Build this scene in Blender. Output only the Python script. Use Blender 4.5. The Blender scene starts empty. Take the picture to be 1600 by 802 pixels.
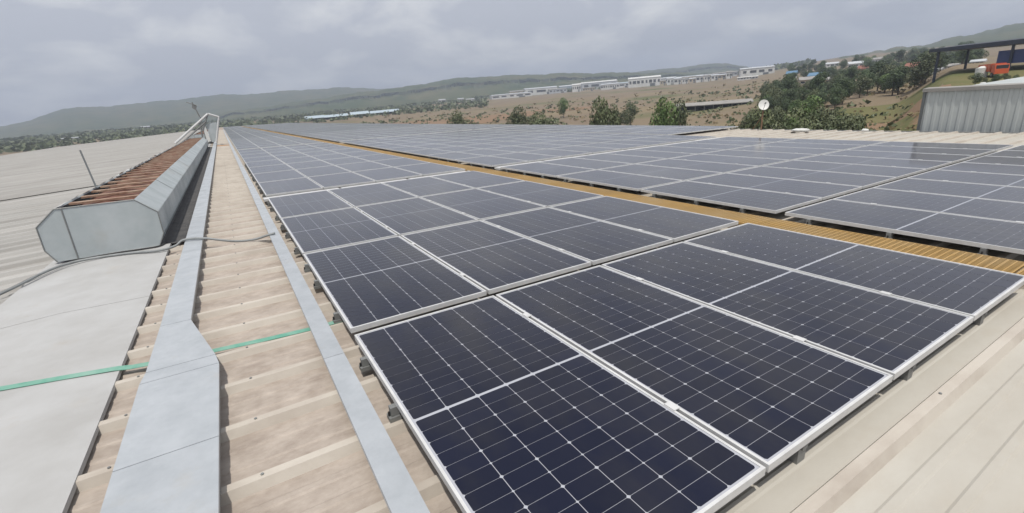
import bpy, math, random
from mathutils import Vector, Matrix, Euler
import numpy as np

# ------------------------------------------------------------------ camera, sky, sun, exposure
R = math.radians
PITCH = R(1.8)                       # roof slope, down towards +X ; ridge runs along Y
ROOF = Matrix.Rotation(PITCH, 4, 'Y')  # roof frame -> world
scene = bpy.context.scene
col = scene.collection

camd = bpy.data.cameras.new('camera')
cam = bpy.data.objects.new('camera', camd); col.objects.link(cam)
camd.sensor_width = 36; camd.lens = 723.63 * 36 / 1600
camd.shift_x = 0.003125; camd.shift_y = -0.008125
camd.clip_start = 0.05; camd.clip_end = 30000
CAMR = (Matrix.Rotation(-0.5256, 4, 'Z') @ Matrix.Rotation(1.2716, 4, 'X') @ Matrix.Rotation(-0.0595, 4, 'Z'))
cam.matrix_world = ROOF @ Matrix.Translation((-0.473, -2.8834, 1.3694)) @ CAMR
scene.camera = cam
CAMP = cam.matrix_world.translation.copy()
CAMM = cam.matrix_world.to_3x3()

TO_SUN = Vector((-0.15, -0.30, 0.94)).normalized()
world = bpy.data.worlds.new('World'); scene.world = world; world.use_nodes = True
wn = world.node_tree.nodes; wl = world.node_tree.links
wn.clear()
w_out = wn.new('ShaderNodeOutputWorld'); w_bg = wn.new('ShaderNodeBackground')
sky = wn.new('ShaderNodeTexSky'); sky.sky_type = 'NISHITA'; sky.sun_disc = False
sky.sun_elevation = math.asin(TO_SUN.z); sky.sun_rotation = math.atan2(TO_SUN.x, TO_SUN.y) % (2 * math.pi)
sky.air_density = 1.2; sky.dust_density = 4.0; sky.ozone_density = 1.5; sky.altitude = 100
hs = wn.new('ShaderNodeHueSaturation'); hs.inputs['Saturation'].default_value = 0.30
wl.new(sky.outputs['Color'], hs.inputs['Color'])
tc = wn.new('ShaderNodeTexCoord')
sep = wn.new('ShaderNodeSeparateXYZ'); wl.new(tc.outputs['Generated'], sep.inputs[0])
zz = wn.new('ShaderNodeMath'); zz.operation = 'MAXIMUM'; zz.inputs[1].default_value = 0.0
wl.new(sep.outputs['Z'], zz.inputs[0])
za = wn.new('ShaderNodeMath'); za.operation = 'ADD'; za.inputs[1].default_value = 0.34
wl.new(zz.outputs[0], za.inputs[0])
dx = wn.new('ShaderNodeMath'); dx.operation = 'DIVIDE'; wl.new(sep.outputs['X'], dx.inputs[0]); wl.new(za.outputs[0], dx.inputs[1])
dy = wn.new('ShaderNodeMath'); dy.operation = 'DIVIDE'; wl.new(sep.outputs['Y'], dy.inputs[0]); wl.new(za.outputs[0], dy.inputs[1])
cmb = wn.new('ShaderNodeCombineXYZ'); wl.new(dx.outputs[0], cmb.inputs[0]); wl.new(dy.outputs[0], cmb.inputs[1])
cn = wn.new('ShaderNodeTexNoise'); cn.inputs['Scale'].default_value = 2.3; cn.inputs['Detail'].default_value = 7
cn.inputs['Roughness'].default_value = 0.55; cn.inputs['Distortion'].default_value = 0.25
wl.new(cmb.outputs[0], cn.inputs['Vector'])
cr = wn.new('ShaderNodeValToRGB'); cr.color_ramp.elements[0].position = 0.46; cr.color_ramp.elements[1].position = 0.68
wl.new(cn.outputs['Fac'], cr.inputs['Fac'])
cf = wn.new('ShaderNodeMath'); cf.operation = 'MULTIPLY'; cf.inputs[1].default_value = 0.75
wl.new(cr.outputs['Color'], cf.inputs[0])
haz = wn.new('ShaderNodeMix'); haz.data_type = 'RGBA'; haz.inputs['Factor'].default_value = 0.8
haz.inputs[7].default_value = (5.5, 5.75, 6.5, 1)      # thin high haze veil
wl.new(hs.outputs['Color'], haz.inputs[6])
mixc = wn.new('ShaderNodeMix'); mixc.data_type = 'RGBA'
mixc.inputs[7].default_value = (9.6, 9.6, 9.3, 1)       # lit cloud
wl.new(cf.outputs[0], mixc.inputs['Factor']); wl.new(haz.outputs[2], mixc.inputs[6])
wl.new(mixc.outputs[2], w_bg.inputs['Color'])
w_bg.inputs['Strength'].default_value = 0.11
wl.new(w_bg.outputs[0], w_out.inputs['Surface'])

sund = bpy.data.lights.new('sun', 'SUN'); sund.energy = 3.7; sund.angle = R(1.5); sund.color = (1.0, 0.95, 0.87)
sun = bpy.data.objects.new('sun', sund); col.objects.link(sun)
sun.rotation_euler = TO_SUN.to_track_quat('Z', 'Y').to_euler()

scene.view_settings.view_transform = 'Standard'; scene.view_settings.look = 'None'
scene.view_settings.exposure = 0.0; scene.view_settings.gamma = 1.0; scene.view_settings.use_curve_mapping = False
scene.render.engine = 'CYCLES'
scene.cycles.use_denoising = True
scene.cycles.max_bounces = 6; scene.cycles.diffuse_bounces = 3; scene.cycles.glossy_bounces = 3
scene.cycles.volume_bounces = 0; scene.cycles.transparent_max_bounces = 6

rng = random.Random(7)

# ------------------------------------------------------------------ helpers
def ray(u, v):
    """photo pixel (1600x802) -> world direction"""
    return (CAMM @ Vector(((u - 795) / 723.63, -(v - 388) / 723.63, -1))).normalized()
def azel(u, v):
    d = ray(u, v); return math.atan2(d.x, d.y), d.z / math.hypot(d.x, d.y)
def sstep(a, b, x):
    t = min(1, max(0, (x - a) / (b - a))); return t * t * (3 - 2 * t)

class MB:
    def __init__(s): s.v = []; s.f = []
    def add(s, vs, fs):
        n = len(s.v); s.v += [tuple(p) for p in vs]; s.f += [tuple(i + n for i in f) for f in fs]; return s
    def box(s, x0, x1, y0, y1, z0, z1):
        return s.add([(x0,y0,z0),(x1,y0,z0),(x1,y1,z0),(x0,y1,z0),(x0,y0,z1),(x1,y0,z1),(x1,y1,z1),(x0,y1,z1)],
                     [(0,3,2,1),(4,5,6,7),(0,1,5,4),(1,2,6,5),(2,3,7,6),(3,0,4,7)])
    def prism(s, poly, a, b, axis='y'):
        """closed polygon of (p,q) extruded along axis from a to b"""
        n = len(poly)
        def P(p, q, t):
            return {'y': (p, t, q), 'x': (t, p, q), 'z': (p, q, t)}[axis]
        vs = [P(p, q, a) for p, q in poly] + [P(p, q, b) for p, q in poly]
        fs = [tuple(range(n)), tuple(range(2 * n - 1, n - 1, -1))]
        fs += [(i, i + n, (i + 1) % n + n, (i + 1) % n) for i in range(n)]
        return s.add(vs, fs)
    def sheet(s, prof, a, b, t=0.0015, axis='y'):
        """open profile of (p,q) given a thickness and extruded"""
        poly = list(prof) + [(p, q - t) for p, q in reversed(prof)]
        n = len(poly); m = len(prof)
        def P(p, q, w):
            return {'y': (p, w, q), 'x': (w, p, q)}[axis]
        vs = [P(p, q, a) for p, q in poly] + [P(p, q, b) for p, q in poly]
        fs = [(i, i + n, (i + 1) % n + n, (i + 1) % n) for i in range(n)]
        for i in range(m - 1):
            fs.append((i, i + 1, n - 2 - i, n - 1 - i)); fs.append((i + n, n + n - 1 - i, n + n - 2 - i, i + 1 + n))
        return s.add(vs, fs)
    def tube(s, pts, r, k=8, r2=None):
        pts = [Vector(p) for p in pts]; n = len(pts); base = len(s.v)
        up = Vector((0, 0, 1))
        for i, p in enumerate(pts):
            d = (pts[min(i + 1, n - 1)] - pts[max(i - 1, 0)]).normalized()
            a = d.cross(up if abs(d.z) < 0.95 else Vector((1, 0, 0))).normalized(); b = d.cross(a)
            rr = r if r2 is None else r + (r2 - r) * i / max(1, n - 1)
            for j in range(k):
                an = 2 * math.pi * j / k
                s.v.append(tuple(p + (a * math.cos(an) + b * math.sin(an)) * rr))
        for i in range(n - 1):
            for j in range(k):
                j2 = (j + 1) % k
                s.f.append((base + i*k + j, base + i*k + j2, base + (i+1)*k + j2, base + (i+1)*k + j))
        s.f.append(tuple(base + j for j in reversed(range(k)))); s.f.append(tuple(base + (n-1)*k + j for j in range(k)))
        return s
    def mesh(s, name, mat, smooth=False):
        me = bpy.data.meshes.new(name); me.from_pydata(s.v, [], s.f); me.update()
        if mat: me.materials.append(mat)
        if smooth:
            me.polygons.foreach_set('use_smooth', [True] * len(me.polygons))
        return me
    def build(s, name, mat, parent=None, smooth=False):
        return link(name, s.mesh(name, mat, smooth), parent)

def link(name, data, parent=None):
    o = bpy.data.objects.new(name, data); col.objects.link(o)
    if parent: o.parent = parent
    return o
def tag(o, label=None, cat=None, group=None, kind=None):
    if label: o['label'] = label
    if cat: o['category'] = cat
    if group: o['group'] = group
    if kind: o['kind'] = kind
    return o
def thing(name, label, cat, loc=(0, 0, 0), rz=0, group=None, roof=True):
    o = link(name, None)
    m = Matrix.Translation(loc) @ Matrix.Rotation(rz, 4, 'Z')
    o.matrix_world = (ROOF @ m) if roof else m
    return tag(o, label, cat, group)
def copy_tree(o, parent=None):
    c = o.copy(); col.objects.link(c)
    if parent: c.parent = parent
    for ch in o.children: copy_tree(ch, c)
    return c

ORD = ['', 'first', 'second', 'third', 'fourth', 'fifth', 'sixth', 'seventh', 'eighth', 'ninth', 'tenth', 'eleventh', 'twelfth',
       'thirteenth', 'fourteenth', 'fifteenth', 'sixteenth', 'seventeenth', 'eighteenth', 'nineteenth', 'twentieth',
       'twenty-first', 'twenty-second', 'twenty-third', 'twenty-fourth', 'twenty-fifth', 'twenty-sixth']

# ------------------------------------------------------------------ materials
def mat(name, c1, c2=None, scale=3.0, rough=0.6, metal=0.0, stretch=(1, 1, 1), detail=6, ramp=(0.35, 0.65), c3=None, sc3=0.4,
        r3=(0.5, 0.7), bump=0.0, bscale=40, rand=0.0, coat=0.0, coat_r=0.1, spec=0.5, rvar=0.0):
    m = bpy.data.materials.new(name); m.use_nodes = True
    N = m.node_tree.nodes; L = m.node_tree.links; b = N['Principled BSDF']
    b.inputs['Roughness'].default_value = rough; b.inputs['Metallic'].default_value = metal
    b.inputs['Specular IOR Level'].default_value = spec
    b.inputs['Coat Weight'].default_value = coat; b.inputs['Coat Roughness'].default_value = coat_r
    geo = N.new('ShaderNodeNewGeometry'); mp = N.new('ShaderNodeMapping'); mp.inputs['Scale'].default_value = stretch
    L.new(geo.outputs['Position'], mp.inputs['Vector'])
    out = None
    def noise(sc, r, det=detail):
        n = N.new('ShaderNodeTexNoise'); n.inputs['Scale'].default_value = sc; n.inputs['Detail'].default_value = det
        n.inputs['Roughness'].default_value = 0.62
        L.new(mp.outputs[0], n.inputs['Vector'])
        q = N.new('ShaderNodeValToRGB'); q.color_ramp.elements[0].position = r[0]; q.color_ramp.elements[1].position = r[1]
        L.new(n.outputs['Fac'], q.inputs['Fac']); return q.outputs['Color']
    if c2 is None:
        rgb = N.new('ShaderNodeRGB'); rgb.outputs[0].default_value = (*c1, 1); out = rgb.outputs[0]
    else:
        mx = N.new('ShaderNodeMix'); mx.data_type = 'RGBA'; mx.inputs[6].default_value = (*c1, 1); mx.inputs[7].default_value = (*c2, 1)
        f = noise(scale, ramp); L.new(f, mx.inputs['Factor']); out = mx.outputs[2]
        if rvar:
            rr = N.new('ShaderNodeMapRange'); rr.inputs[3].default_value = rough; rr.inputs[4].default_value = rough + rvar
            L.new(f, rr.inputs[0]); L.new(rr.outputs[0], b.inputs['Roughness'])
    if c3 is not None:
        mx = N.new('ShaderNodeMix'); mx.data_type = 'RGBA'; L.new(out, mx.inputs[6]); mx.inputs[7].default_value = (*c3, 1)
        L.new(noise(sc3, r3), mx.inputs['Factor']); out = mx.outputs[2]
    if rand:
        oi = N.new('ShaderNodeObjectInfo'); mr = N.new('ShaderNodeMapRange')
        mr.inputs[3].default_value = 1 - rand; mr.inputs[4].default_value = 1 + rand
        L.new(oi.outputs['Random'], mr.inputs[0])
        vm = N.new('ShaderNodeVectorMath'); vm.operation = 'SCALE'; L.new(out, vm.inputs[0]); L.new(mr.outputs[0], vm.inputs['Scale']); out = vm.outputs[0]
    L.new(out, b.inputs['Base Color'])
    if bump:
        n = N.new('ShaderNodeTexNoise'); n.inputs['Scale'].default_value = bscale; n.inputs['Detail'].default_value = 4
        L.new(mp.outputs[0], n.inputs['Vector'])
        bp = N.new('ShaderNodeBump'); bp.inputs['Strength'].default_value = bump; bp.inputs['Distance'].default_value = 0.02
        L.new(n.outputs['Fac'], bp.inputs['Height']); L.new(bp.outputs[0], b.inputs['Normal'])
    return m

M = {}
M['roof'] = mat('roof_sheet_metal', (0.44, 0.42, 0.375), (0.385, 0.36, 0.315), scale=1.6, stretch=(0.8, 1.7, 1), rough=0.5, rvar=0.2, detail=9,
                c3=(0.40, 0.365, 0.31), sc3=3.5, r3=(0.55, 0.85), bump=0.10, bscale=9, rand=0.04, spec=0.35)
def foot_traffic(m):
    """brown foot dirt along the walked strip beside the ridge (a stain with its own outline)"""
    N = m.node_tree.nodes; L = m.node_tree.links; b = N['Principled BSDF']
    src = b.inputs['Base Color'].links[0].from_socket
    g = N.new('ShaderNodeNewGeometry'); sp = N.new('ShaderNodeSeparateXYZ'); L.new(g.outputs['Position'], sp.inputs[0])
    n1 = N.new('ShaderNodeTexNoise'); n1.inputs['Scale'].default_value = 2.0; n1.inputs['Detail'].default_value = 5
    L.new(g.outputs['Position'], n1.inputs['Vector'])
    ad = N.new('ShaderNodeMath'); ad.operation = 'MULTIPLY_ADD'; ad.inputs[1].default_value = 0.8; L.new(n1.outputs['Fac'], ad.inputs[0]); L.new(sp.outputs['X'], ad.inputs[2])
    ms = N.new('ShaderNodeMapRange'); ms.interpolation_type = 'SMOOTHSTEP'; ms.inputs[1].default_value = 0.25; ms.inputs[2].default_value = 0.75
    ms.inputs[3].default_value = 1.0; ms.inputs[4].default_value = 0.0; L.new(ad.outputs[0], ms.inputs[0])
    mp = N.new('ShaderNodeMapping'); mp.inputs['Scale'].default_value = (2.0, 3.0, 1); L.new(g.outputs['Position'], mp.inputs['Vector'])
    n2 = N.new('ShaderNodeTexNoise'); n2.inputs['Scale'].default_value = 3.2; n2.inputs['Detail'].default_value = 9; n2.inputs['Roughness'].default_value = 0.7; L.new(mp.outputs[0], n2.inputs['Vector'])
    rp = N.new('ShaderNodeValToRGB'); e = rp.color_ramp.elements; e[0].position = 0.30; e[0].color = (0.265, 0.22, 0.185, 1); e[1].position = 0.70; e[1].color = (0.43, 0.375, 0.325, 1)
    L.new(n2.outputs['Fac'], rp.inputs['Fac'])
    mx = N.new('ShaderNodeMix'); mx.data_type = 'RGBA'; L.new(ms.outputs[0], mx.inputs['Factor']); L.new(src, mx.inputs[6]); L.new(rp.outputs['Color'], mx.inputs[7])
    L.new(mx.outputs[2], b.inputs['Base Color'])
foot_traffic(M['roof'])
M['roof_rib'] = mat('roof_rib_metal', (0.48, 0.44, 0.385), (0.36, 0.315, 0.27), scale=3.0, stretch=(0.8, 1.7, 1), rough=0.5, rvar=0.15, detail=9, ramp=(0.4, 0.75), rand=0.03, spec=0.35)
M['roof_left'] = mat('roof_sheet_metal_far', (0.36, 0.354, 0.34), (0.29, 0.28, 0.265), scale=1.2, stretch=(0.25, 2.2, 1), rough=0.55, rvar=0.2,
                c3=(0.39, 0.38, 0.365), sc3=0.7, r3=(0.45, 0.7), bump=0.1, bscale=14, rand=0.05, spec=0.35)
M['cap'] = mat('ridge_cap_metal', (0.43, 0.432, 0.43), (0.355, 0.352, 0.345), scale=1.6, rough=0.5, rvar=0.2, c3=(0.36, 0.33, 0.29), sc3=2.4,
               r3=(0.60, 0.85), bump=0.30, bscale=2.6, rand=0.03, spec=0.4)
M['galv'] = mat('galvanised_tray', (0.44, 0.465, 0.49), (0.36, 0.385, 0.41), scale=5, rough=0.42, rvar=0.2, metal=0.25, c3=(0.40, 0.38, 0.34), sc3=3,
                r3=(0.60, 0.9), bump=0.22, bscale=4.5, rand=0.04)
M['vent'] = mat('ventilator_sheet', (0.44, 0.475, 0.485), (0.36, 0.40, 0.41), scale=2.5, rough=0.45, rvar=0.2, metal=0.15, c3=(0.37, 0.36, 0.33), sc3=1.6,
                r3=(0.56, 0.85), bump=0.28, bscale=3.2, rand=0.04)
M['rust'] = mat('rusty_sheet', (0.16, 0.065, 0.04), (0.075, 0.035, 0.028), scale=4, rough=0.85, c3=(0.28, 0.17, 0.11), sc3=2.2, r3=(0.52, 0.75),
                bump=0.3, bscale=25)
M['rustlight'] = mat('dusty_rust_bar', (0.36, 0.27, 0.20), (0.20, 0.10, 0.065), scale=6, rough=0.8, bump=0.2, bscale=25)
M['rustplate'] = mat('rusty_plate_metal', (0.42, 0.22, 0.10), (0.30, 0.16, 0.08), scale=3, rough=0.8)
M['base_strip'] = mat('dark_base_strip', (0.045, 0.045, 0.047), (0.085, 0.082, 0.08), scale=7, rough=0.85, bump=0.3, bscale=30)
M['dark'] = mat('dark_gap', (0.02, 0.02, 0.02), rough=0.8)
M['alu'] = mat('anodised_aluminium', (0.64, 0.64, 0.635), (0.54, 0.54, 0.535), scale=8, rough=0.4, metal=0.15)
M['yellow'] = mat('yellow_walkway_grating', (0.45, 0.28, 0.09), (0.34, 0.22, 0.085), scale=2, rough=0.6, c3=(0.42, 0.30, 0.15), sc3=1.5, r3=(0.45, 0.75))
M['green'] = mat('green_earthing_strip', (0.10, 0.30, 0.22), (0.22, 0.38, 0.31), scale=7, rough=0.5)
M['conduit'] = mat('grey_conduit', (0.26, 0.275, 0.28), (0.18, 0.19, 0.19), scale=6, rough=0.55)
M['black'] = mat('black_rubber', (0.02, 0.02, 0.022), (0.035, 0.035, 0.035), scale=9, rough=0.7)
M['back'] = mat('white_backsheet', (0.38, 0.39, 0.43), rough=0.5, coat=1.0, coat_r=0.08, spec=0.2)

def cell_material():
    m = mat('solar_cell', (0.0062, 0.0082, 0.0225), (0.010, 0.012, 0.026), scale=1.3, rough=0.35, rand=0.10, coat=1.0, coat_r=0.07, spec=0.0,
            c3=(0.034, 0.033, 0.034), sc3=2.2, r3=(0.44, 0.92), detail=9, stretch=(1.0, 0.45, 1))
    b = m.node_tree.nodes['Principled BSDF']
    N = m.node_tree.nodes; L = m.node_tree.links      # uneven dust film: the glass is duller in places
    n = N.new('ShaderNodeTexNoise'); n.inputs['Scale'].default_value = 0.7; n.inputs['Detail'].default_value = 8
    g = N.new('ShaderNodeNewGeometry'); L.new(g.outputs['Position'], n.inputs['Vector'])
    q = N.new('ShaderNodeMapRange'); q.inputs[1].default_value = 0.35; q.inputs[2].default_value = 0.7; q.inputs[3].default_value = 0.05; q.inputs[4].default_value = 0.16
    L.new(n.outputs['Fac'], q.inputs[0]); L.new(q.outputs[0], b.inputs['Coat Roughness'])
    b.inputs['Coat IOR'].default_value = 1.29
    b.inputs['Sheen Weight'].default_value = 0.55; b.inputs['Sheen Roughness'].default_value = 0.30; b.inputs['Sheen Tint'].default_value = (0.85, 0.82, 0.80, 1)
    return m
M['cell'] = cell_material()
M['ground'] = mat('dry_field', (0.175, 0.135, 0.10), (0.205, 0.165, 0.105), scale=0.02, detail=10, rough=0.95, c3=(0.11, 0.115, 0.055), sc3=0.012,
                  r3=(0.53, 0.66), bump=0.3, bscale=0.4, spec=0.1)
M['soil'] = mat('bare_soil', (0.23, 0.15, 0.095), (0.19, 0.135, 0.09), scale=0.08, rough=0.95, spec=0.1)
M['grassy'] = mat('green_grass', (0.105, 0.115, 0.045), (0.16, 0.14, 0.07), scale=0.08, rough=0.95, spec=0.1)
M['hill'] = mat('hill_scrub', (0.055, 0.075, 0.03), (0.115, 0.105, 0.05), scale=0.006, detail=12, rough=0.95, c3=(0.035, 0.055, 0.02), sc3=0.02,
                r3=(0.45, 0.62), spec=0.1)
M['leaf_dark'] = mat('leaves_dark', (0.030, 0.055, 0.018), (0.065, 0.095, 0.032), scale=0.9, rough=0.6, rand=0.25)
M['leaf_mid'] = mat('leaves_mid', (0.055, 0.078, 0.03), (0.11, 0.122, 0.055), scale=0.9, rough=0.6, rand=0.25)
M['leaf_bright'] = mat('leaves_bright', (0.065, 0.125, 0.025), (0.12, 0.17, 0.05), scale=0.9, rough=0.6, rand=0.2)
M['bark'] = mat('bark', (0.10, 0.075, 0.055), (0.06, 0.045, 0.035), scale=4, rough=0.9)
M['white'] = mat('white_wall', (0.66, 0.66, 0.64), (0.55, 0.55, 0.53), scale=0.15, rough=0.7)
M['pale'] = mat('pale_roof_sheet', (0.50, 0.52, 0.54), (0.42, 0.44, 0.46), scale=0.12, rough=0.5)
M['bluegrey'] = mat('blue_grey_roof', (0.42, 0.50, 0.55), (0.35, 0.42, 0.47), scale=0.1, rough=0.5)
M['darkopen'] = mat('dark_opening', (0.03, 0.032, 0.034), (0.05, 0.05, 0.05), scale=0.3, rough=0.7)
M['greyroof'] = mat('grey_asbestos_roof', (0.30, 0.29, 0.27), (0.22, 0.21, 0.2), scale=0.3, rough=0.8)
M['redroof'] = mat('red_tile_roof', (0.26, 0.10, 0.07), (0.2, 0.085, 0.06), scale=0.5, rough=0.8)
M['blueroof'] = mat('blue_sheet_roof', (0.08, 0.17, 0.28), (0.1, 0.2, 0.3), scale=0.3, rough=0.5)
M['cream'] = mat('cream_wall', (0.52, 0.44, 0.32), (0.44, 0.37, 0.27), scale=0.4, rough=0.8)
M['pinkwall'] = mat('pinkish_wall', (0.46, 0.30, 0.25), (0.4, 0.27, 0.22), scale=0.4, rough=0.8)
M['glass'] = mat('dark_window_glass', (0.03, 0.035, 0.04), rough=0.15)
M['clad'] = mat('grey_cladding', (0.45, 0.475, 0.47), (0.38, 0.405, 0.40), scale=0.6, stretch=(1, 1, 0.25), rough=0.5, rand=0.05, spec=0.4)
M['trim'] = mat('dark_grey_trim', (0.12, 0.13, 0.135), (0.09, 0.1, 0.1), scale=1, rough=0.5)
M['navy'] = mat('navy_fascia', (0.018, 0.024, 0.045), (0.03, 0.035, 0.05), scale=0.4, rough=0.5)
M['blue'] = mat('blue_sheet_wall', (0.03, 0.05, 0.16), (0.045, 0.06, 0.15), scale=0.4, rough=0.5)
M['orange'] = mat('orange_paint', (0.55, 0.09, 0.025), (0.45, 0.09, 0.03), scale=0.6, rough=0.45)
M['steel'] = mat('grey_steel', (0.24, 0.25, 0.245), (0.18, 0.18, 0.18), scale=3, rough=0.5, metal=0.3)
M['dish'] = mat('white_dish', (0.72, 0.72, 0.70), (0.62, 0.62, 0.6), scale=4, rough=0.5)
M['brownpost'] = mat('rusty_post', (0.20, 0.12, 0.07), (0.14, 0.09, 0.06), scale=8, rough=0.85)

# ------------------------------------------------------------------ terrain
def terrain(x, y):
    d = math.hypot(x, y); th = math.degrees(math.atan2(x, y))
    z = -11.0
    z += 11.5 * sstep(110, 1100, d) * (1 if d < 1100 else 1)
    s = sstep(50, 70, th) * (1 - sstep(110, 140, th))
    g = np.interp(d, [0, 50, 150, 300, 600, 1000, 2000, 9000], [0, 0.5, 5.0, 6.0, 9.0, 15, 40, 40])
    z += s * float(g)
    z += 5.6 * sstep(70.5, 74.5, th) * (1 - sstep(110, 140, th)) * sstep(62, 105, d) * (1 - sstep(160, 300, d))
    if d > 60:
        a = min(1, (d - 60) / 200)
        z += a * 0.5 * (math.sin(x * 0.021 + 1.3) * math.cos(y * 0.017) + 0.5 * math.sin(x * 0.06 + y * 0.05))
    return z

def build_ground():
    mb = MB(); nth = 720
    ds = [0.0] + [20 * (1.045 ** i) for i in range(120)]
    for i, d in enumerate(ds):
        for j in range(nth):
            a = 2 * math.pi * j / nth
            x, y = d * math.sin(a), d * math.cos(a); mb.v.append((x, y, terrain(x, y)))
    for i in range(len(ds) - 1):
        for j in range(nth):
            j2 = (j + 1) % nth
            mb.f.append((i*nth + j, i*nth + j2, (i+1)*nth + j2, (i+1)*nth + j))
    tag(mb.build('ground', M['ground'], smooth=True), kind='structure')
build_ground()

def patch(name, material, cx, cy, rx, ry, rot, lift, seed, label=None):
    """irregular soil or grass patch following the ground"""
    r = random.Random(seed); mb = MB(); n = 90; rings = 26
    ph = [r.uniform(0, 6.28) for _ in range(4)]
    for k in range(rings + 1):
        for j in range(n):
            a = 2 * math.pi * j / n
            q = (k / rings) * (1 + 0.22 * math.sin(2*a + ph[0]) + 0.15 * math.sin(3*a + ph[1]) + 0.08 * math.sin(7*a + ph[2]))
            px, py = rx * q * math.cos(a), ry * q * math.sin(a)
            x = cx + px * math.cos(rot) - py * math.sin(rot); y = cy + px * math.sin(rot) + py * math.cos(rot)
            mb.v.append((x, y, terrain(x, y) + lift))
    for k in range(rings):
        for j in range(n):
            j2 = (j + 1) % n; mb.f.append((k*n + j, k*n + j2, (k+1)*n + j2, (k+1)*n + j))
    return tag(mb.build(name, material, smooth=True), kind='structure')

def at(u, v, d):
    """ground position under photo column u (direction taken at row v), d metres away"""
    a, _ = azel(u, v); x = CAMP.x + d * math.sin(a); y = CAMP.y + d * math.cos(a)
    return Vector((x, y, terrain(x, y)))
def ppr(u, v):
    return 723.63 * math.sqrt(1 + ((u - 795) / 723.63) ** 2)   # vertical pixels per radian, roughly

for i, (u, v, d, rx, ry, m, s) in enumerate([(620, 182, 190, 45, 26, 'soil', 1), (700, 172, 290, 90, 40, 'soil', 2), (560, 184, 330, 70, 30, 'soil', 3),
        (60, 228, 330, 60, 35, 'soil', 4), (1395, 168, 92, 18, 10, 'soil', 5), (1475, 120, 118, 26, 14, 'grassy', 6), (1420, 182, 78, 14, 8, 'grassy', 16), (930, 182, 95, 26, 18, 'grassy', 7),
        (1130, 178, 85, 24, 14, 'grassy', 8), (1260, 185, 70, 20, 12, 'grassy', 9), (760, 180, 140, 34, 20, 'grassy', 10)]):
    p = at(u, v, d); a, _ = azel(u, v)
    patch('soil_patch' if m == 'soil' else 'grass_patch', M[m], p.x, p.y, rx, ry, -a, 0.09, s)

def hills(name, sky_px, D, seed, rough, material, front=0.5):
    """a ridge whose crest passes through the given photo pixels, D metres away"""
    pts = sorted(azel(u, v) for u, v in sky_px)
    A = [p[0] for p in pts]; E_ = [p[1] for p in pts]
    r = random.Random(seed); ph = [r.uniform(0, 6.28) for _ in range(12)]
    n = 260; rows = [front, front + 0.08, front + 0.16, front + 0.24, 0.80, 0.88, 0.94, 0.98, 1.0, 1.04, 1.15, 1.35]
    mb = MB()
    for q in rows:
        for j in range(n + 1):
            t = j / n; a = A[0] + (A[-1] - A[0]) * t
            el = float(np.interp(a, A, E_))
            edge = sstep(0, 0.05, t) * sstep(0, 0.05, 1 - t)
            base = terrain(D * q * math.sin(a), D * q * math.cos(a)) - 4
            jig = sum(math.sin(a * f + ph[k]) / (k + 1.5) for k, f in enumerate([60, 130, 260, 410, 700])) * rough
            zc = CAMP.z + D * el + jig
            pr = sstep(front - 0.02, 1.0, q) if q <= 1 else 1 - 0.9 * sstep(1.0, 1.35, q)
            gul = (math.sin(a * 90 + q * 9 + ph[6]) + 0.6 * math.sin(a * 210 - q * 14 + ph[7])) * rough * 0.8 * (4 * pr * (1 - pr))
            z = base + (zc - base) * pr * edge + gul * edge - (1 - edge) * 6
            mb.v.append((CAMP.x + D * q * math.sin(a), CAMP.y + D * q * math.cos(a), z))
    for i in range(len(rows) - 1):
        for j in range(n):
            k = i * (n + 1) + j
            mb.f.append((k, k + 1, k + n + 2, k + n + 1))
    return tag(mb.build(name, material, smooth=True), kind='structure')

hills('far_hills', [(-400, 235), (-200, 222), (-60, 212), (20, 194), (60, 184), (100, 171), (150, 167), (200, 164), (260, 158), (330, 150), (400, 147), (460, 142),
       (520, 138), (570, 138), (620, 140), (680, 142), (760, 140)], 2650, 1, 3, M['hill'], 0.55)
hills('green_hill', [(300, 182), (380, 172), (460, 160), (540, 148), (600, 140), (650, 134), (700, 124), (760, 120), (830, 117), (880, 115), (950, 114), (1010, 114), (1080, 114), (1150, 112), (1230, 108)],
      1750, 2, 2, M['hill'], 0.6)
hills('far_hills', [(940, 119), (1000, 112), (1060, 106), (1105, 100), (1138, 100), (1175, 105), (1240, 108), (1300, 102)], 2700, 3, 2, M['hill'], 0.6)
hills('far_hills', [(1270, 104), (1330, 90), (1380, 80), (1410, 75), (1450, 72), (1490, 62), (1530, 52), (1572, 42), (1620, 34), (1700, 30), (1800, 22), (1950, 15), (2100, 30)],
      2100, 4, 3, M['hill'], 0.5)

# ------------------------------------------------------------------ the factory roof
RX = -1.95                 # ridge
ZR = -0.14                 # roof sheet level below the panel plane (at the ridge side)
Y0, NSH, SW = -9.2, 130, 0.92
YI = Y0 + NSH * SW         # individually built sheets end here
YE = 165.0
EAVE_R, EAVE_L = 18.0, -38.0
factory = thing('factory_building', 'long factory shed with low-pitched ribbed metal roof carrying the solar panels', 'building')

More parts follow.
